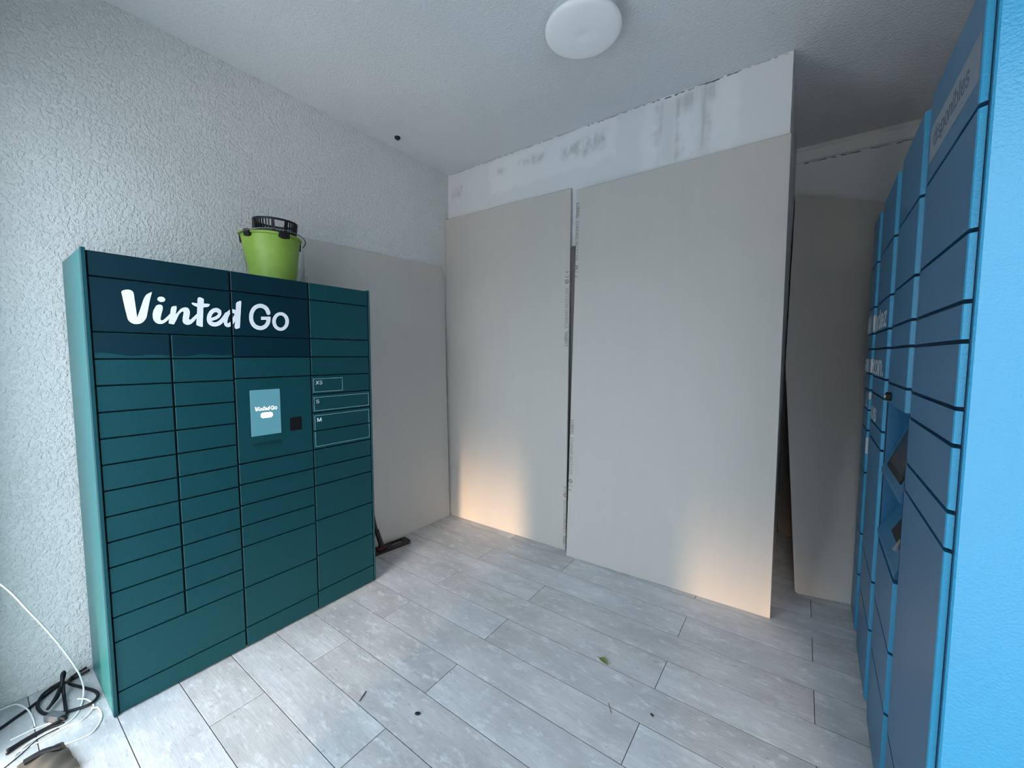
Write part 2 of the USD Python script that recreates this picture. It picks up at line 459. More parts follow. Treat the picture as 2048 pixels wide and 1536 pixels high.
# narrower looking one on the left, running into the corner
ql = [(-2.497, 2.4681, 0), (-1.3136, 2.4781, .0015), (-1.3223, 2.5172, 2.528), (-2.503, 2.5071, 2.5415)]
nl = np.array([-.00849, .99984, -.0155])
t = Thing('plasterboard_sheet', 'grey plasterboard sheet leaning on the back wall in the left corner', 'plasterboard', loc=(-1.9, 2.47, 0))
t.part('panel', prism(ql, BT, nl), M['board'])
up_l = np.array(ql[2]) - np.array(ql[1]); up_l /= np.linalg.norm(up_l)
fr_l = np.array([.00849, -.99984, .0155])
side_l = np.cross(fr_l, up_l); side_l /= np.linalg.norm(side_l)
def onl(x, z):
    return np.array([x, (2.488834 + .00848764 * x + .01549823 * z) / .99984387, z])
board_print(t, onl(-1.327, 1.455), up_l, side_l, fr_l, .024, .525)
board_print(t, onl(-1.310, .02), up_l, side_l, fr_l, .024, .45)

single('plasterboard_sheet', prism([(-1.95, 2.5262, 0), (-.75, 2.5262, 0), (-.75, 2.5266, 2.1407), (-1.95, 2.5266, 2.1407)], .0122, (0, 1, 0)), M['board_shade'],  # shade of the gap between the sheets is in its colour
       'shorter plasterboard sheet, darkened for shade, hidden behind the two leaning on the back wall', 'plasterboard')
single('plasterboard_sheet', prism([(-2.4369, 1.2807, 0), (-2.4369, 2.4556, 0), (-2.4905, 2.4600, 2.130), (-2.4905, 1.2807, 2.1075)], BT, (-1, 0, -.025)), M['board'],
       'grey plasterboard sheet standing against the left wall behind the teal lockers', 'plasterboard')

# offcut in the dark recess, one corner rounded off
qa = np.array([(.0246, 2.8138, 0), (.62, 2.9337, 0), (.62, 3.78, 2.371), (-.0795, 3.46, 2.0)])
na = np.array([.18675084, -.92742615, .32404454])
ea = np.array(qa[1] - qa[0]); ea /= np.linalg.norm(ea)
va = np.cross(na, ea) * 1.0
if va[2] < 0:
    va = -va
def ab(p_):
    d_ = np.array(p_) - qa[0]
    return (float(d_ @ ea), float(d_ @ va))
tr = np.array((.411, 3.7418, 2.4336)); tr2 = tr + (tr - np.array((-.1978, 3.6806, 2.609))) * .06
poly = Polygon([ab(qa[0]), ab(qa[1]), ab(tr2), ab(tr), ab((-.088, 3.691, 2.578)), ab((-.088, 3.26, 1.34))]).buffer(-.02).buffer(.02)
ez_a = np.cross(ea, va)
m = place(extrude(poly, BT), qa[0] - (ez_a * BT if ez_a[1] < 0 else 0), ea, va, ez_a)
single('plasterboard_offcut', m, M['board'], 'dim plasterboard offcut leaning in the dark recess beside the blue lockers', 'plasterboard')

single('plasterboard_sheet', prism([(-.092, 3.70, 0), (.34, 3.70, 0), (.34, 3.735, 1.9), (-.092, 3.735, 1.9)], BT, (0, 1, 0)), M['board_shade'],  # added sheet, its dark colour stands in for shade in the recess
       'added dark sheet standing in for shade at the back of the recess', 'plasterboard')

# ------------------------------------------------------------------ teal parcel lockers along the left wall
TX = -2.0845                                   # plane of the door fronts
DT = .018                                      # doors are this thick
tl_ = Thing('parcel_locker', 'teal metal parcel locker bank with white lettering and a lit screen, against the left wall', 'parcel locker', loc=(-2.28, .87, 0))
tl_.part('body', bbox(-2.42, TX - DT - .002, .291, 1.446, .004, 1.768, .002), M['teal'])
tl_.part('gap_lining', box(TX - DT - .0022, TX - DT - .0006, .296, 1.441, .006, 1.765), M['teal_dark'])  # dark sheet standing in for shade in the door gaps
tl_.part('side_panel', bbox(-2.487, TX + .004, .281, .2915, .003, 1.773, .0025), M['teal_lit'])
tl_.part('frame_post', bbox(TX - .018, TX + .0052, .2802, .2930, .003, 1.7735, .0015), M['teal'])
tl_.part('side_panel', bbox(-2.425, TX + .001, 1.4425, 1.4525, .003, 1.773, .0025), M['teal'])
def teal_panel(name, y0, y1, z0, z1, mat='teal', label=None):
    g_, h_ = .0026, .0034
    return tl_.part(name, bbox(TX - DT, TX, y0 + h_, y1 - h_, z0 + g_, z1 - g_, .0015), M[mat], label=label)
C1, CS, C2, C3, CE_ = .2940, .5175, .7375, 1.0895, 1.4405
rows = [1.475 - .0986 * i for i in range(13)]           # 1.475 ... 0.292
teal_panel('header_panel', C1, C2, 1.6755, 1.768, 'film')
teal_panel('header_panel', C2, C3, 1.6785, 1.768, 'film')
teal_panel('header_panel', C3, CE_, 1.679, 1.768)
teal_panel('sign_panel', C1, C2, 1.475, 1.6755, 'film', 'dark petrol panel carrying the white lettering')
teal_panel('sign_panel', C2, C3, 1.478, 1.6785, 'film')
teal_panel('door', C3, CE_, 1.479, 1.679)
for z1, z0 in zip(rows[:-1], rows[1:]):
    teal_panel('door', C1, CS, z0, z1)
    teal_panel('door', CS, C2, z0, z1)
teal_panel('door', C1, C2, .091, rows[-1])
teal_panel('plinth_panel', C1, C2, .004, .091)
teal_panel('door', C2, C3, 1.383, 1.478, 'film')
teal_panel('door', C2, C3, 1.2845, 1.383)
term = teal_panel('terminal_panel', C2, C3, .888, 1.2845)
for z1, z0 in ((.888, .790), (.790, .691), (.691, .592), (.592, .493), (.493, .2945), (.2945, .099)):
    teal_panel('door', C2, C3, z0, z1)
teal_panel('plinth_panel', C2, C3, .004, .099)
for z1, z0 in ((1.479, 1.383), (1.383, 1.2845), (1.2845, 1.1845), (1.1845, 1.086), (1.086, .9885), (.9885, .889), (.889, .791), (.791, .692), (.692, .5), (.5, .306), (.306, .106)):
    teal_panel('door', C3, CE_, z0, z1)
teal_panel('plinth_panel', C3, CE_, .004, .106)

def on_teal(poly, depth=.0004, lift=0.0):
    """Flat shape given in (y, z) on the door fronts, as a thin film facing the room."""
    return place(extrude(poly, depth), (TX + lift, 0, 0), (0, 1, 0), (0, 0, 1), (1, 0, 0))

# the petrol film ends half way down the first row of doors, cut unevenly
r_ = random.Random(11)
for ya, yb, zt in ((C1, CS, 1.475), (CS, C2, 1.475)):
    ys = np.linspace(ya + .005, yb - .005, 26)
    zb = [1.394 + .005 * math.sin(9 * y) + .0035 * math.sin(41 * y + 1) + .0012 * r_.uniform(-1, 1) for y in ys]
    tl_.part('petrol_film', on_teal(Polygon(list(zip(ys, zb)) + [(yb - .005, zt - .005), (ya + .005, zt - .005)]), .0003), M['film'])

LOGO = json.loads('[[[[0.5078,1.6178],[0.5039,1.6221],[0.5011,1.6234],[0.498,1.624],[0.4917,1.6229],[0.4889,1.6213],[0.4866,1.6192],[0.485,1.6167],[0.4842,1.6139],[0.4842,1.6111],[0.485,1.6084],[0.4865,1.606],[0.4915,1.6028],[0.4946,1.6022],[0.501,1.6032],[0.5038,1.6048],[0.5061,1.6069],[0.5077,1.6095],[0.5086,1.6123],[0.5086,1.6151]]],[[[0.3872,1.5709],[0.3933,1.5282],[0.3957,1.5221],[0.3996,1.5168],[0.4046,1.5127],[0.4117,1.5098],[0.4201,1.51],[0.4287,1.5124],[0.4352,1.517],[0.4406,1.5234],[0.445,1.5305],[0.4486,1.5391],[0.462,1.6085],[0.4686,1.6357],[0.4684,1.6388],[0.4573,1.6313],[0.45,1.624],[0.4456,1.6149],[0.4416,1.6043],[0.4297,1.5638],[0.4208,1.5354],[0.4157,1.6217],[0.4149,1.6282],[0.4127,1.6339],[0.4079,1.6376],[0.4014,1.639],[0.3932,1.6375],[0.3863,1.6348],[0.3827,1.6314],[0.3806,1.6276]]],[[[0.4669,1.5386],[0.4688,1.5284],[0.4732,1.5211],[0.4798,1.5161],[0.4872,1.5147],[0.4948,1.5159],[0.5026,1.5207],[0.5116,1.5295],[0.5175,1.5366],[0.5159,1.5287],[0.5149,1.5188],[0.5241,1.5166],[0.5319,1.5159],[0.5406,1.5344],[0.5478,1.5528],[0.553,1.5623],[0.5598,1.5697],[0.5641,1.5713],[0.5658,1.5662],[0.562,1.5479],[0.5604,1.5326],[0.5626,1.5239],[0.5682,1.519],[0.576,1.5167],[0.5836,1.5184],[0.5905,1.5229],[0.6,1.5337],[0.6086,1.5466],[0.6071,1.5269],[0.607,1.5182],[0.617,1.5131],[0.6248,1.5115],[0.629,1.5126],[0.6347,1.5945],[0.6484,1.5975],[0.6545,1.601],[0.6587,1.6073],[0.6578,1.6109],[0.6508,1.6123],[0.6368,1.6116],[0.6383,1.63],[0.6309,1.6349],[0.6225,1.6368],[0.6172,1.6333],[0.6152,1.6257],[0.6145,1.6093],[0.5967,1.6115],[0.5939,1.608],[0.5964,1.6034],[0.6028,1.5983],[0.6131,1.594],[0.6108,1.566],[0.5879,1.5398],[0.5839,1.5391],[0.5824,1.5434],[0.5861,1.5599],[0.587,1.5721],[0.5851,1.582],[0.5802,1.588],[0.572,1.5892],[0.5638,1.5864],[0.5561,1.5809],[0.5391,1.5572],[0.5438,1.5821],[0.5433,1.592],[0.5321,1.5897],[0.5266,1.5852],[0.5235,1.5724],[0.522,1.5593],[0.5115,1.5459],[0.5002,1.533],[0.4945,1.5295],[0.4913,1.5308],[0.4903,1.5365],[0.4939,1.5542],[0.499,1.574],[0.4995,1.5849],[0.4968,1.5904],[0.4908,1.5925],[0.4842,1.5903],[0.4786,1.5855],[0.4703,1.5675],[0.4673,1.5539]]],[[[0.7619,1.5116],[0.7691,1.5155],[0.78,1.6355],[0.7762,1.6386],[0.7622,1.6309],[0.758,1.6244],[0.7561,1.5935],[0.751,1.5964],[0.7447,1.5977],[0.7371,1.5965],[0.7307,1.593],[0.7258,1.5886],[0.721,1.5826],[0.7176,1.5819],[0.7147,1.5798],[0.7037,1.5614],[0.6945,1.5488],[0.6877,1.5414],[0.6799,1.536],[0.6746,1.5343],[0.6692,1.5343],[0.6653,1.5357],[0.6616,1.5397],[0.6654,1.5399],[0.6808,1.5472],[0.6884,1.5532],[0.6944,1.5599],[0.6987,1.5685],[0.7002,1.5749],[0.6996,1.5857],[0.6979,1.5896],[0.6917,1.5947],[0.6863,1.597],[0.6806,1.5972],[0.6741,1.5958],[0.6681,1.5928],[0.6607,1.5865],[0.6553,1.5799],[0.6513,1.5729],[0.6481,1.5652],[0.6452,1.554],[0.6445,1.5464],[0.6449,1.5391],[0.6465,1.5322],[0.6484,1.528],[0.6523,1.5228],[0.6572,1.5189],[0.6628,1.5164],[0.6689,1.5155],[0.6754,1.5158],[0.6817,1.5175],[0.6879,1.5205],[0.6939,1.5246],[0.7,1.5301],[0.7066,1.5377],[0.7077,1.5282],[0.7094,1.5236],[0.7117,1.5202],[0.715,1.5175],[0.7181,1.5162],[0.7215,1.5157],[0.7262,1.5164],[0.7322,1.5195],[0.7378,1.5246],[0.7447,1.5332],[0.7515,1.5444],[0.7476,1.5204],[0.7488,1.5135],[0.7533,1.5093]],[[0.7511,1.5761],[0.7371,1.5481],[0.7319,1.5402],[0.7254,1.5333],[0.7223,1.5325],[0.721,1.536],[0.721,1.5411],[0.7224,1.5491],[0.726,1.5614],[0.7308,1.5718],[0.735,1.5773],[0.7385,1.5801],[0.7436,1.581]],[[0.6851,1.5682],[0.6814,1.564],[0.676,1.5598],[0.6604,1.552],[0.6626,1.5601],[0.6659,1.5676],[0.6701,1.5731],[0.6746,1.577],[0.6782,1.5784],[0.6815,1.5785],[0.6877,1.574]]],[[[0.8993,1.6053],[0.8947,1.616],[0.8871,1.6248],[0.8784,1.6303],[0.8673,1.6334],[0.8581,1.6336],[0.8465,1.6306],[0.8345,1.6238],[0.8274,1.6172],[0.821,1.6085],[0.8145,1.5956],[0.8104,1.5824],[0.8084,1.5685],[0.8088,1.5547],[0.8115,1.5418],[0.8165,1.5303],[0.8216,1.5232],[0.8275,1.5177],[0.8369,1.5126],[0.8443,1.5104],[0.8541,1.5095],[0.8623,1.5106],[0.8695,1.5133],[0.8796,1.5193],[0.886,1.5251],[0.8938,1.5364],[0.8988,1.5484],[0.9012,1.5603],[0.9021,1.5762],[0.898,1.576],[0.8933,1.5774],[0.8878,1.5754],[0.8597,1.5738],[0.8588,1.5582],[0.8826,1.5594],[0.8824,1.5572],[0.8814,1.5525],[0.8781,1.5447],[0.8723,1.5367],[0.8635,1.5309],[0.8594,1.5294],[0.8533,1.5288],[0.8467,1.5299],[0.8399,1.5328],[0.8362,1.5355],[0.8315,1.5416],[0.8279,1.5495],[0.8259,1.5589],[0.8256,1.5691],[0.8264,1.5761],[0.829,1.5867],[0.8351,1.5994],[0.8408,1.6067],[0.8503,1.6126],[0.8552,1.6141],[0.8624,1.6142],[0.8695,1.6123],[0.8731,1.6102],[0.8777,1.6056],[0.88,1.6022],[0.8854,1.5866],[0.8873,1.5848],[0.8904,1.5835],[0.8931,1.5834],[0.8966,1.5847],[0.8996,1.5872],[0.9011,1.5898],[0.9021,1.5955]]],[[[0.9766,1.5912],[0.9707,1.5964],[0.964,1.6001],[0.9566,1.602],[0.949,1.6022],[0.9413,1.6007],[0.9339,1.5975],[0.927,1.5927],[0.921,1.5866],[0.9159,1.5794],[0.9121,1.5713],[0.9096,1.5627],[0.9085,1.5538],[0.9089,1.5451],[0.9108,1.5368],[0.914,1.5292],[0.9185,1.5226],[0.9242,1.5173],[0.9307,1.5134],[0.9379,1.5112],[0.9455,1.5107],[0.9533,1.512],[0.9608,1.515],[0.9679,1.5196],[0.9742,1.5257],[0.9794,1.533],[0.9835,1.5413],[0.9861,1.5501],[0.9872,1.5593],[0.9868,1.5683],[0.9848,1.5768],[0.9813,1.5845]],[[0.9624,1.5362],[0.9548,1.5292],[0.9461,1.5264],[0.9377,1.5282],[0.9307,1.5343],[0.9281,1.5387],[0.9252,1.5492],[0.9257,1.5608],[0.9271,1.5665],[0.9323,1.5765],[0.9397,1.5836],[0.9484,1.5865],[0.9569,1.5849],[0.964,1.579],[0.9666,1.5746],[0.9696,1.5639],[0.9692,1.5521],[0.9677,1.5463]]]]')
logo = union_all([Polygon(q_[0], q_[1:]) for q_ in LOGO]).buffer(0)
seam = sbox(C2 - .0045, 0, C2 + .0045, 3)
tl_.part('lettering', on_teal(logo.difference(seam), .0005), M['white_vinyl'], label='white brush lettering over the two dark panels')

# terminal: screen, scanner window, receipt slot
def on_term(name, mesh, mat, label=None):
    return tl_.part(name, mesh, M[mat], parent=term, label=label)
on_term('screen', bbox(TX - .004, TX + .0012, .797, .9305, 1.0075, 1.227, .0008), 'screen', 'lit pale blue screen')
def mini(poly, y, z, w):
    x0, z0, x1, z1 = poly.bounds
    s = w / (x1 - x0)
    return affinity.translate(affinity.scale(affinity.translate(poly, -x0, -(z0 + z1) / 2), s, s, origin=(0, 0)), y, z)
on_term('screen_lettering', on_teal(mini(logo.buffer(.0004), .8165, 1.1365, .098), .0003, .0013), 'screen_white')
on_term('screen_button', on_teal(LineString([(.852, 1.1035), (.881, 1.1035)]).buffer(.0135), .0003, .0013), 'screen_white')
on_term('screen_button', on_teal(union_all([sbox(.852, 1.1055, .878, 1.1075), sbox(.852, 1.1005, .874, 1.1025)]), .0003, .0017), 'screen_cream')
on_term('scanner_window', cat_mesh(bbox(TX - .003, TX + .0006, .9735, 1.0325, 1.009, 1.077, .0003), bbox(TX - .001, TX + .0012, .980, 1.026, 1.016, 1.070, .0003)), 'black_matt', 'black square scanner window')
on_term('receipt_slot', box(TX - .001, TX + .0006, .798, .930, .961, .975), 'teal_dark')
on_term('receipt_slot', bbox(TX - .001, TX + .0045, .796, .932, .9555, .961, .001), 'teal')

# size guides: thin outlines and capitals on the right-hand column
def frame(y0, z0, y1, z1, w=.0022):
    return sbox(y0, z0, y1, z1).difference(sbox(y0 + w, z0 + w, y1 - w, z1 - w))
gap_m = sbox(0, .9885 - .004, 3, .9885 + .004)
tl_.part('size_outline', on_teal(frame(1.1, 1.196, 1.266, 1.268)), M['line_vinyl'])
tl_.part('size_outline', on_teal(frame(1.1, 1.0955, 1.431, 1.1685)), M['line_vinyl'])
tl_.part('size_outline', on_teal(frame(1.101, .903, 1.430, 1.071).difference(gap_m)), M['line_vinyl'])
for s_, y_, z_ in (('XS', 1.111, 1.2365), ('S', 1.1105, 1.1365), ('M', 1.112, 1.0375)):
    m = meshkit.text_mesh(s_, .0195, .0005, s_ == 'M')
    m.apply_scale([1.12, 1, 1])
    tl_.part('size_letter', place(m, (TX, y_, z_), (0, 1, 0), (0, 0, 1), (1, 0, 0)), M['white_vinyl'])

# ------------------------------------------------------------------ blue parcel lockers on the right, in their own frame:
# local y runs along the fronts, local x goes into the lockers
BK = .023
bl = Thing('parcel_locker', 'tall blue metal parcel locker bank along the right side, with a recessed screen', 'parcel locker', loc=(.256 - BK * 1.742, 0, 0), rotz=-math.degrees(math.atan(BK)), local=True)
B0, BE = 1.068, 2.853
COL = [1.083, 1.594, 2.055, 2.574, 2.853]
ZT = 2.07
TR_Z0, TR_Z1 = .718, 1.222                       # recess of the terminal in the second column
body = union_all([sbox(B0 + .006, .006, BE, ZT - .006)]).difference(sbox(COL[1] + .012, TR_Z0, COL[2] - .03, TR_Z1))
deep = place(extrude(body, .10), (.006, 0, 0), (0, 1, 0), (0, 0, 1), (1, 0, 0))
bl.part('body', cat_mesh(deep, box(.106, .66, B0 + .008, BE, .006, ZT - .006)), M['blue'])
bl.part('side_panel', bbox(.0062, .668, B0, B0 + .0145, .004, ZT, .003), M['blue_lit'])
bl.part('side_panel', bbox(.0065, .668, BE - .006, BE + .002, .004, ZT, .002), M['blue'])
gap_poly = union_all([sbox(B0 + .0146, .01, BE - .008, ZT - .008)]).difference(sbox(COL[1] + .012, TR_Z0, COL[2] - .03, TR_Z1))
bl.part('gap_lining', place(extrude(gap_poly, .0008), (.0052, 0, 0), (0, 1, 0), (0, 0, 1), (1, 0, 0)), M['blue_dark'])  # dark sheet behind the doors, painting the shade of the seams
def door_mesh(y0, y1, z0, z1, taper=.08, p0=.0055, p1=-.0045):
    """Pressed door: rounded near edge, flat middle, long fall-away towards the far edge."""
    prof = [(p0, y0), (p1 + .0012, y0 + .0052), (p1, y0 + .0082), (p1, y1 - taper), (p0 - .0008, y1 - .001), (p0, y1)]
    pl_ = Polygon(prof)
    m = extrude(pl_, z1 - z0)
    return place(m, (0, 0, z0), (1, 0, 0), (0, 1, 0), (0, 0, 1))
def blue_door(c, z0, z1, name='door', y1=None):
    g_ = .0042
    last = c == 3
    y0 = COL[c] + .003
    d = bl.part(name, door_mesh(y0, (y1 or COL[c + 1]) - .0005, z0 + g_, z1 - g_, (.08, .11, .14, .03)[c]), M['blue'])
    edge = Polygon([(.0055, y0 - .0006), (-.0035, y0 + .0046), (-.0051, y0 + .0080), (-.0045, y0 + .0088), (-.0033, y0 + .0056), (.0055, y0 + .0004)])  # thin slab over the chamfer, painted lighter as light would make it
    bl.part('edge_trim', place(extrude(edge, z1 - z0 - 2 * g_), (0, 0, z0 + g_), (1, 0, 0), (0, 1, 0), (0, 0, 1)), M['blue_lit'], parent=d, label='rounded door edge painted lighter to show light on it')
    return d
SEAMS = {0: [2.066, 1.834, 1.617, 1.490, 1.417, 1.292, 1.222, 1.095, 1.020, .30, .012],
         1: [2.066, 1.834, 1.618, 1.494, 1.419, 1.295],
         2: [2.066, 1.834, 1.620, 1.494, 1.421, 1.300, 1.227, 1.100, 1.028, .503, .306, .012],
         3: [2.066, 1.834, 1.624, 1.497, 1.424, 1.304, 1.226, 1.128, 1.029, .820, .512, .303, .012]}
doors = {}
for c in SEAMS:
    for z1, z0 in zip(SEAMS[c][:-1], SEAMS[c][1:]):
        doors[(c, z1)] = blue_door(c, z0, z1, 'header_panel' if z1 > 2 else 'door')
lock_panel = blue_door(1, 1.222, 1.295, 'lock_panel')
for z1, z0 in ((.718, .495), (.495, .30), (.30, .012)):
    doors[(1, z1)] = blue_door(1, z0, z1)
# cam lock on the panel above the recess
ring = lathe([(0, 0), (.0135, 0), (.0148, .002), (.0148, .013), (.0125, .016), (0, .016)], 28)
bl.part('cam_lock', place(ring, (-.0045, 1.872, 1.252), (0, 1, 0), (0, 0, 1), (-1, 0, 0)), M['black'], 40, parent=lock_panel)
bl.part('key_plate', place(lathe([(0, 0), (.0085, 0), (.0085, .003), (0, .003)], 24), (-.0205, 1.872, 1.252), (0, 1, 0), (0, 0, 1), (-1, 0, 0)), M['metal'], 40, parent=lock_panel)
# saw-tooth recess: a steep screen panel over a steep parcel-tag panel
ya, yb = COL[1] + .0125, COL[2] - .0305
rc = bl.part('terminal_recess', cat_mesh(box(.098, .104, ya, yb, TR_Z0, TR_Z1), box(.006, .1, ya, yb, TR_Z1 - .003, TR_Z1), box(.006, .1, yb - .003, yb, TR_Z0, TR_Z1), box(.006, .1, ya, ya + .003, TR_Z0, TR_Z1)), M['blue'])
def slant(poly_xz, y0, y1):
    return place(extrude(Polygon(poly_xz), y1 - y0), (0, y0, 0), (1, 0, 0), (0, 0, 1), (0, 1, 0))
sp = bl.part('screen_panel', slant([(-.002, .957), (-.002, .974), (.086, 1.218), (.097, 1.218), (.097, .957)], ya + .0035, yb - .0035), M['blue'], parent=None)
tp = bl.part('tag_panel', slant([(-.002, .722), (-.002, .737), (.097, .945), (.097, .722)], ya + .0035, yb - .0035), M['blue'])
def on_slant(p0_, p1_, y0, y1, s0, s1, th, rise=.0):
    """A plate on the slanted line p0_-p1_ (x, z) between the fractions s0 and s1."""
    a = np.array([p0_[0], 0, p0_[1]]); b = np.array([p1_[0], 0, p1_[1]])
    L = np.linalg.norm(b - a); e = (b - a) / L
    n_ = np.array([-e[2], 0, e[0]])
    m = bbox(0, y1 - y0, s0 * L, s1 * L, -.002, th, .0012)
    return place(m, a + np.array([0, y0, 0]) + n_ * rise, (0, 1, 0), e, n_ if n_[0] < 0 else -n_)
bl.part('screen_bezel', on_slant((-.002, .974), (.086, 1.218), ya + .06, yb - .075, .10, .86, .004), M['black'], parent=sp, label='black framed touch screen')
bl.part('screen_glass', on_slant((-.002, .974), (.086, 1.218), ya + .085, yb - .098, .18, .79, .0048), M['screen_grey'], parent=sp)
bl.part('card_slot', on_slant((-.002, .737), (.097, .945), ya + .05, yb - .15, .22, .62, .003), M['black'], parent=tp)
bl.part('card_guide', on_slant((-.002, .737), (.097, .945), ya + .11, ya + .125, .15, .72, .010), M['metal'], parent=tp)
# printed strip across the header of the nearest column
hd = doors[(0, 2.066)]
def on_blue(poly, depth=.0005, d=-.0045):
    """Flat shape in (along, up) where 'along' reads left to right, i.e. from the far end to the near end."""
    return place(extrude(poly, depth), (d, 0, 0), (0, -1, 0), (0, 0, 1), (-1, 0, 0))
bl.part('header_sticker', on_blue(sbox(-1.505, 1.884, -1.105, 1.972)), M['sticker'], parent=hd, label='grey sticker strip with dark print')
m = meshkit.text_mesh('disponibles', .040, .0004)
m.apply_scale([.30 / m.bounds[1][0], 1, 1])
bl.part('sticker_print', place(m, (-.0051, 1.470, 1.913), (0, -1, 0), (0, 0, 1), (-1, 0, 0)), M['sticker_ink'], parent=hd)
# white lettering running over the third and fourth columns
def blue_text(s_, y_left, z_, h_, w_, door, name='lettering'):
    m_ = meshkit.text_mesh(s_, h_, .0006, True)
    m_.apply_scale([w_ / m_.bounds[1][0], 1, 1])
    bl.part(name, place(m_, (-.0046, y_left, z_), (0, -1, 0), (0, 0, 1), (-1, 0, 0)), M['grey_vinyl'], parent=door)
def edge_stroke(y_, z0, z1, lean, door):
    """The piece of a letter that wraps over a door's rounded near edge."""
    q_ = [(.0008, y_ + .0018), (-.0048, y_ + .0094)]
    v_ = []
    for z_, dz in ((z0, 0), (z1, lean)):
        for x_, yy in ((.0050, y_ + .0030), (.0010, y_ + .0051), (-.0034, y_ + .0081), (-.0046, y_ + .0118)):
            v_.append((x_ - .0012, yy - .0012, z_))
    f_ = []
    for k in range(3):
        f_ += [(k, k + 1, k + 5), (k, k + 5, k + 4)]
    back = [(x_ + .001, yy + .001, z_) for x_, yy, z_ in v_]
    m_ = trimesh.convex.convex_hull(np.array(v_ + back))
    bl.part('lettering', m_, M['grey_vinyl'], parent=door)
blue_text('ndez', 2.52, 1.509, .078, .39, doors[(2, 1.620)])
blue_text('M\u00e9', 2.845, 1.509, .078, .18, doors[(3, 1.624)])
edge_stroke(COL[3], 1.508, 1.584, 0, doors[(3, 1.624)])
blue_text('zon.', 2.52, 1.312, .080, .39, doors[(2, 1.421)])
blue_text('am', 2.845, 1.314, .080, .18, doors[(3, 1.424)])
edge_stroke(COL[3], 1.312, 1.376, 0, doors[(3, 1.424)])
blue_text('os', 2.46, 1.112, .074, .20, doors[(2, 1.227)])
blue_text('2', 2.72, 1.140, .070, .09, doors[(3, 1.226)])
edge_stroke(COL[3], 1.182, 1.215, 0, doors[(3, 1.226)])
edge_stroke(COL[3], .915, .995, 0, doors[(3, 1.029)])

# ------------------------------------------------------------------ bucket with wringer on top of the teal lockers
BC = np.array([-2.285, 1.012, 1.769])
bk = Thing('mop_bucket', 'lime green bucket standing on top of the teal lockers', 'bucket', loc=tuple(BC))
KB = .87
prof = [(0, .006), (.112, .006), (.116, 0), (.120, 0), (.1215, .008), (.1485, .222), (.149, .226), (.158, .228), (.160, .234), (.158, .239), (.1485, .239), (.1455, .236), (.1185, .012), (0, .012)]
m = lathe([(r_0 * KB, z_) for r_0, z_ in prof], 72)
v = m.vertices.copy()
ang = np.arctan2(v[:, 1], v[:, 0]); rr = np.hypot(v[:, 0], v[:, 1])
sp_a = math.radians(-95)                              # pouring lip towards the near end of the lockers
dd_ = np.abs((ang - sp_a + np.pi) % (2 * np.pi) - np.pi)
k_ = np.exp(-(dd_ / .22) ** 2) * np.clip((v[:, 2] - .155) / .07, 0, 1)
sc = 1 + k_ * .13 * (rr > .1)
v[:, 0] *= sc; v[:, 1] *= sc
m.vertices = v
m.apply_translation(BC)
bk.part('pail', m, M['lime'], 35)
def ringpt(a, r, z):
    return BC + np.array([r * KB * math.cos(a), r * KB * math.sin(a), z])
# rim clips of the wringer
for a_, w_, h_ in ((-74, .26, .05), (-1, .36, .052), (150, .28, .045)):
    a = math.radians(a_)
    P = []
    for da in np.linspace(-w_ / 2, w_ / 2, 5):
        for r_0, z_ in ((.1495, .210 + .006 * (da / w_ * 2) ** 2), (.164, .213), (.166, .244), (.147, .246)):
            P.append(ringpt(a + da, r_0, z_))
    bk.part('rim_clip', trimesh.convex.convex_hull(np.array(P)), M['black'])
for a_ in (92, -88 - 20):
    a = math.radians(a_)
    P = [ringpt(a + da, r0, z_) for da in (-.1, .1) for r0, z_ in ((.149, .19), (.165, .195), (.168, .232), (.15, .236))]
    bk.part('handle_lug', trimesh.convex.convex_hull(np.array(P)), M['black'])
# bail handle lying round the front of the rim
pts = []
for t_ in np.linspace(0, 1, 17):
    u_ = math.pi * t_
    # half hoop through both lugs, folded back over the wringer towards the wall
    y_ = -.158 * math.cos(u_); s_ = .150 * math.sin(u_)
    pts.append(BC + np.array([s_ * .98, y_, .220 + s_ * .20]))
bk.part('handle', tube(spline(pts, 4), .0026, 8), M['wire'], 40)
# wringer basket: slatted cone with one open window
WC = BC + np.array([.012, .012, .236])
tilt = trimesh.transformations.rotation_matrix(math.radians(3), (0, 1, 0), WC)
wr = []
def hoop(r, z, tr_, tz):
    return lathe([(r - tr_, z - tz), (r + tr_, z - tz), (r + tr_, z + tz), (r - tr_, z + tz), (r - tr_, z - tz)], 56)
Rb, Rt, Hb = .095, .100, .078
top = hoop(Rt, Hb, .0035, .0045)
low = hoop(Rb, .010, .0045, .013)
flange = lathe([(.088, -.004), (.112, -.004), (.114, .002), (.112, .006), (.088, .006), (.088, -.004)], 56)
def put_w(m_):
    m_ = m_.copy(); m_.apply_translation(WC); m_.apply_transform(tilt); return m_
wri = bk.part('wringer_basket', put_w(cat_mesh(top, low, flange)), M['black'], 35, label='black slatted wringer basket')
slats = []
for i in range(44):
    a = 2 * math.pi * i / 44
    deg = math.degrees(a) % 360
    if 332 < deg or deg < 2:                          # the open window towards the room
        continue
    P = []
    for r0, z_ in ((Rb, .018), (Rt, Hb)):
        for dr in (-.003, .003):
            for da in (-.0022, .0022):
                P.append(((r0 + dr) * math.cos(a) - da * math.sin(a), (r0 + dr) * math.sin(a) + da * math.cos(a), z_))
    bk.part('wringer_slat', put_w(trimesh.convex.convex_hull(np.array(P))), M['black'], parent=wri)
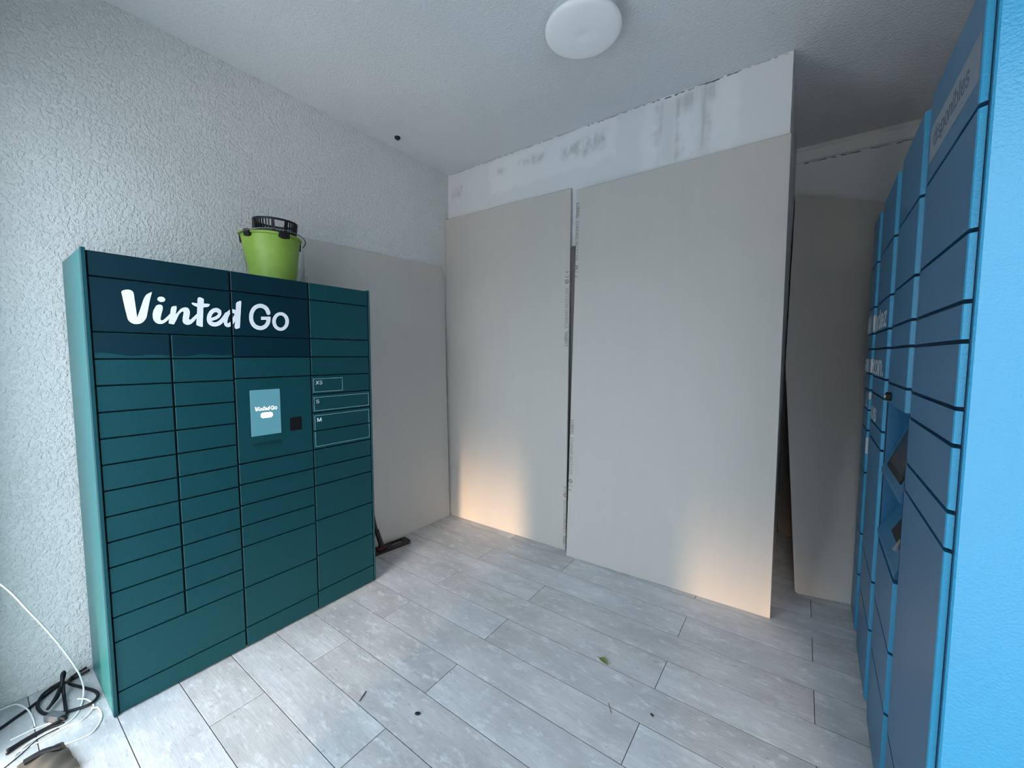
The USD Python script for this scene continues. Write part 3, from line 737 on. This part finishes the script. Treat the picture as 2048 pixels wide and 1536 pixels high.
for deg in (-30, 4, -98, 200):
    a = math.radians(deg)
    w_ = .012 if deg > -50 else .034
    P = []
    for r0, z_ in ((Rb, .012), (Rt, Hb)):
        for dr in (-.0035, .0035):
            for da in (-w_ / 2 * (1.5 if z_ < .05 else .9), w_ / 2 * (1.5 if z_ < .05 else .9)):
                P.append(((r0 + dr) * math.cos(a) - da * math.sin(a), (r0 + dr) * math.sin(a) + da * math.cos(a), z_))
    bk.part('wringer_rib', put_w(trimesh.convex.convex_hull(np.array(P))), M['black'], parent=wri)

# crumpled clear plastic behind the bucket
rw = np.random.default_rng(5)
n = 22
gx, gz = np.meshgrid(np.linspace(0, 1, n), np.linspace(0, 1, n))
yy = 1.165 + .075 * gx * (1 - .45 * gz)
zz = 1.7705 + .125 * gz * (1 - .35 * gx)
xx = -2.345 + .03 * np.sin(9 * gx + 3 * gz) + .022 * np.sin(17 * gz + 5 * gx) + .006 * rw.standard_normal((n, n))
V_ = np.stack([xx, yy, zz], -1).reshape(-1, 3)
F_ = [(i * n + j, i * n + j + 1, (i + 1) * n + j + 1, (i + 1) * n + j) for i in range(n - 1) for j in range(n - 1)]
single('plastic_wrap', (V_, np.array(F_)), M['wrap'], 'crumpled clear plastic beside the green bucket, on the teal lockers', 'plastic wrap')

# ------------------------------------------------------------------ flat mop between the teal lockers and the left wall's board
mp = Thing('flat_mop', 'dark flat floor mop propped against the far end of the teal lockers', 'mop', loc=(-2.37, 1.72, 0))
MR = trimesh.transformations.rotation_matrix(math.radians(-8), (0, 0, 1), (-2.352, 1.715, 0))
def put_m(m_):
    m_ = m_.copy(); m_.apply_transform(MR); return m_
head = Polygon([(-.049, -.19), (.049, -.19), (.049, .17), (.030, .19), (-.049, .19)])
mp.part('mop_pad', put_m(place(extrude(head.buffer(.006), .014), (-2.352, 1.715, .0005), (1, 0, 0), (0, 1, 0), (0, 0, 1))), M['mop_pad'])
plate = head.difference(affinity.translate(sbox(-.022, .06, .012, .155), -.012, 0))
mp.part('head_plate', put_m(cat_mesh(place(extrude(plate, .010), (-2.352, 1.715, .015), (1, 0, 0), (0, 1, 0), (0, 0, 1)), place(extrude(head.buffer(.001).difference(head.buffer(-.009)), .012), (-2.352, 1.715, .016), (1, 0, 0), (0, 1, 0), (0, 0, 1)))), M['mop_black'])
mp.part('swivel', put_m(cat_mesh(bbox(-2.375, -2.329, 1.66, 1.73, .024, .040, .004), bbox(-2.369, -2.335, 1.675, 1.70, .036, .062, .004))), M['mop_red'])
hp = [(-2.352, 1.690, .055), (-2.351, 1.650, .175), (-2.347, 1.600, .43), (-2.342, 1.545, .80), (-2.337, 1.480, 1.22)]
mp.part('handle', tube(spline(hp, 5), .0105, 12), M['mop_black'], 40)
mp.part('handle_socket', tube([hp[0], hp[1]], .0165, 12), M['mop_black'], 40)

# ------------------------------------------------------------------ cables on the floor in the near left corner
def cable(name, paths, r, mat, label, loc):
    th = Thing(name, label, 'cable', loc=loc)
    for q_, closed in paths:
        th.part('cord', tube(spline(q_, 8, closed), r, 8, closed), M[mat], True)
    return th
zb = .0075
cable('power_cable', [
    ([(-2.33, -.03, zb), (-2.356, .022, zb), (-2.38, .058, zb), (-2.405, .097, zb), (-2.439, .138, zb), (-2.468, .177, zb), (-2.474, .226, zb), (-2.466, .268, .02)], False),
    ([(-2.478, .262, .03), (-2.47, .215, .018), (-2.43, .206, .018), (-2.357, .24, .012), (-2.297, .262, .012), (-2.254, .262, .012), (-2.233, .238, .010), (-2.248, .199, .008), (-2.273, .162, .008), (-2.302, .133, .008), (-2.346, .118, .008), (-2.391, .115, .012), (-2.429, .131, .022), (-2.455, .16, .022), (-2.452, .185, .03), (-2.43, .190, .055), (-2.407, .188, .085), (-2.392, .184, .088), (-2.378, .180, .06), (-2.362, .166, .026), (-2.335, .146, .020), (-2.316, .136, .022), (-2.322, .146, .03), (-2.36, .168, .045), (-2.40, .188, .07), (-2.412, .192, .085), (-2.402, .187, .09), (-2.384, .184, .06), (-2.36, .182, .02), (-2.302, .179, .009), (-2.245, .174, .009), (-2.222, .159, .009), (-2.221, .132, .007), (-2.217, .083, .007), (-2.202, .030, .007)], False)],
    .0055, 'black', 'black power cable coiled on the floor beside the near end of the teal lockers', (-2.35, .17, 0))
zw = .0032
cable('data_cable', [
    ([(-1.93, -.04, .82), (-2.0, .044, .678), (-2.1, .102, .514), (-2.18, .158, .348), (-2.26, .206, .181), (-2.31, .228, .08), (-2.322, .232, .02), (-2.262, .216, zw), (-2.213, .194, zw), (-2.197, .167, zw), (-2.197, .129, zw), (-2.191, .081, zw), (-2.157, .043, zw)], False)],
    .0028, 'white_cable', 'white cable hanging down to the floor in front of the left wall', (-2.2, .17, 0))
cable('data_cable', [
    ([(-2.287, .21, zw + .02), (-2.265, .233, .016), (-2.225, .246, zw), (-2.191, .232, zw), (-2.167, .202, zw), (-2.175, .17, zw), (-2.167, .115, zw), (-2.168, .057, zw)], False),
    ([(-2.196, .236, .012), (-2.188, .252, .009), (-2.146, .256, zw), (-2.104, .247, zw), (-2.064, .22, zw), (-2.065, .189, zw), (-2.08, .148, zw), (-2.107, .075, zw)], False)],
    .0026, 'white_cable', 'thin white cable lying in loops on the floor near the corner of the teal lockers', (-2.15, .19, 0))
cable('data_cable', [
    ([(-2.50 + .04, .026, .02), (-2.455, .060, .02), (-2.425, .079, .016), (-2.377, .092, .012), (-2.324, .098, .006), (-2.273, .099, zw)], False)],
    .0026, 'white_cable', 'short white cable end coming in from the left edge at the foot of the wall', (-2.38, .07, 0))
for q_, lb in (([(-2.235, .165, zw), (-2.25, .13, zw), (-2.26, .09, zw), (-2.26, .04, zw)], 'thin white wire beside the black plug on the floor'),):
    cable('data_cable', [(q_, False)], .0022, 'white_cable', lb, (-2.25, .1, 0))
cable('power_cable', [([(-2.20, .165, .006), (-2.215, .125, .006), (-2.205, .07, .006), (-2.185, .028, .006)], False)], .004, 'black', 'short black lead lying among the white cables', (-2.2, .1, 0))
cable('data_cable', [([(-2.19, .15, zw), (-2.18, .10, zw + .004), (-2.15, .06, zw), (-2.12, .02, zw)], False)], .0018, 'black', 'very thin black wire near the bottom left corner of the floor', (-2.15, .08, 0))
pg = Thing('power_plug', 'dark grey plug lying on the floor by the coiled black cable', 'plug', loc=(-2.25, .145, 0))
pg.part('housing', place(bbox(-.030, .030, -.017, .017, 0, .026, .005), (-2.255, .147, .0005), (.87, .49, 0), (-.49, .87, 0), (0, 0, 1)), M['plug'])
pg.part('strain_relief', tube([(-2.229, .1617, .013), (-2.212, .171, .011)], [.008, .005], 10), M['black'], 40)

# brown scrap at the very front
n = 14
gx, gy = np.meshgrid(np.linspace(0, 1, n), np.linspace(0, 1, n))
xx = -2.075 + .165 * gx
yy = .045 + .105 * gy + .02 * gx
top_ = .016 + .020 * np.sin(2.6 * gx + .3) * np.sin(3.0 * gy + .1) + .004 * np.sin(14 * gx + 9 * gy)
V_ = np.concatenate([np.stack([xx, yy, top_], -1).reshape(-1, 3), np.stack([xx, yy, np.maximum(top_ - .006, .001)], -1).reshape(-1, 3)])
F_ = []
for i in range(n - 1):
    for j in range(n - 1):
        a, b, c_, d_ = i * n + j, i * n + j + 1, (i + 1) * n + j + 1, (i + 1) * n + j
        F_ += [(a, b, c_), (a, c_, d_), (n * n + a, n * n + c_, n * n + b), (n * n + a, n * n + d_, n * n + c_)]
bd = [i for i in range(n)] + [i * n + n - 1 for i in range(1, n)] + [(n - 1) * n + j for j in range(n - 2, -1, -1)] + [i * n for i in range(n - 2, 0, -1)]
for a, b in zip(bd, bd[1:] + bd[:1]):
    F_ += [(a, n * n + a, n * n + b), (a, n * n + b, b)]
sc_ = Thing('cardboard_scrap', 'crumpled brown cardboard scrap with a black strip at the bottom left corner', 'cardboard scrap', loc=(-2.0, .1, 0))
sc_.part('sheet', trimesh.Trimesh(V_, F_, process=False), M['scrap'], 40)
sc_.part('strip', tube(spline([(-2.055, .060, .030), (-2.05, .10, .036), (-2.035, .140, .030)], 6), .009, 8), M['black'], 40)

# ------------------------------------------------------------------ litter on the planks
def leaf(cx, cy, L, W, ang, z=.002):
    ts = np.linspace(0, 1, 9)
    up_, dn_, mid = [], [], []
    for t_ in ts:
        w = W * math.sin(math.pi * t_ ** .85) * .5
        c_ = .006 * math.sin(math.pi * t_)
        up_.append((L * (t_ - .5), w, z + c_ + w * .25)); dn_.append((L * (t_ - .5), -w, z + c_ + w * .25)); mid.append((L * (t_ - .5), 0, z + c_ * .6))
    V_ = np.array(mid + up_ + dn_); k = len(ts)
    F_ = []
    for i in range(k - 1):
        F_ += [(i, i + 1, k + i + 1), (i, k + i + 1, k + i), (i, 2 * k + i + 1, i + 1), (i, 2 * k + i, 2 * k + i + 1)]
    V2 = np.vstack([V_, V_ - [0, 0, .0006]])
    F_ = F_ + [(b + len(V_), a + len(V_), c_ + len(V_)) for a, b, c_ in F_]
    m_ = trimesh.Trimesh(V2, F_, process=False)
    m_.apply_transform(trimesh.transformations.rotation_matrix(ang, (0, 0, 1)))
    m_.apply_translation((cx, cy, 0))
    return m_
lf = Thing('fallen_leaf', 'small olive green leaf lying on the plank floor', 'leaf', loc=(-.674, 1.652, 0))
lf.part('blade', leaf(-.674, 1.652, .055, .030, math.radians(-20)), M['leaf'], True)
lf.part('stalk', tube([(-.700, 1.661, .003), (-.712, 1.666, .0015)], .0009, 6), M['leaf'])
single('seed_pod', place(trimesh.creation.icosphere(subdivisions=2, radius=1.0), (-1.153, .974, .0042), (.009, .006, 0), (-.004, .006, 0), (0, 0, .004)), M['seed'], 'small dark seed lying on the floor in front of the teal lockers', 'seed', True)
single('twig', tube(spline([(-1.386, .876, .0022), (-1.394, .890, .0026), (-1.398, .900, .0022), (-1.408, .920, .0022)], 4), .0021, 6), M['twig'], 'thin broken twig on the floor in front of the teal lockers', 'twig')
single('twig', tube(spline([(-.570, 1.455, .0018), (-.560, 1.440, .0022), (-.545, 1.420, .0018)], 4), .0014, 6), M['twig'], 'tiny dark twig on a plank joint in the middle of the floor', 'twig')
single('seed_husk', place(trimesh.creation.icosphere(subdivisions=2, radius=1.0), (-.413, 1.503, .003), (.007, -.002, 0), (.001, .004, 0), (0, 0, .003)), M['seed'], 'tiny black husk on the floor towards the blue lockers', 'seed', True)
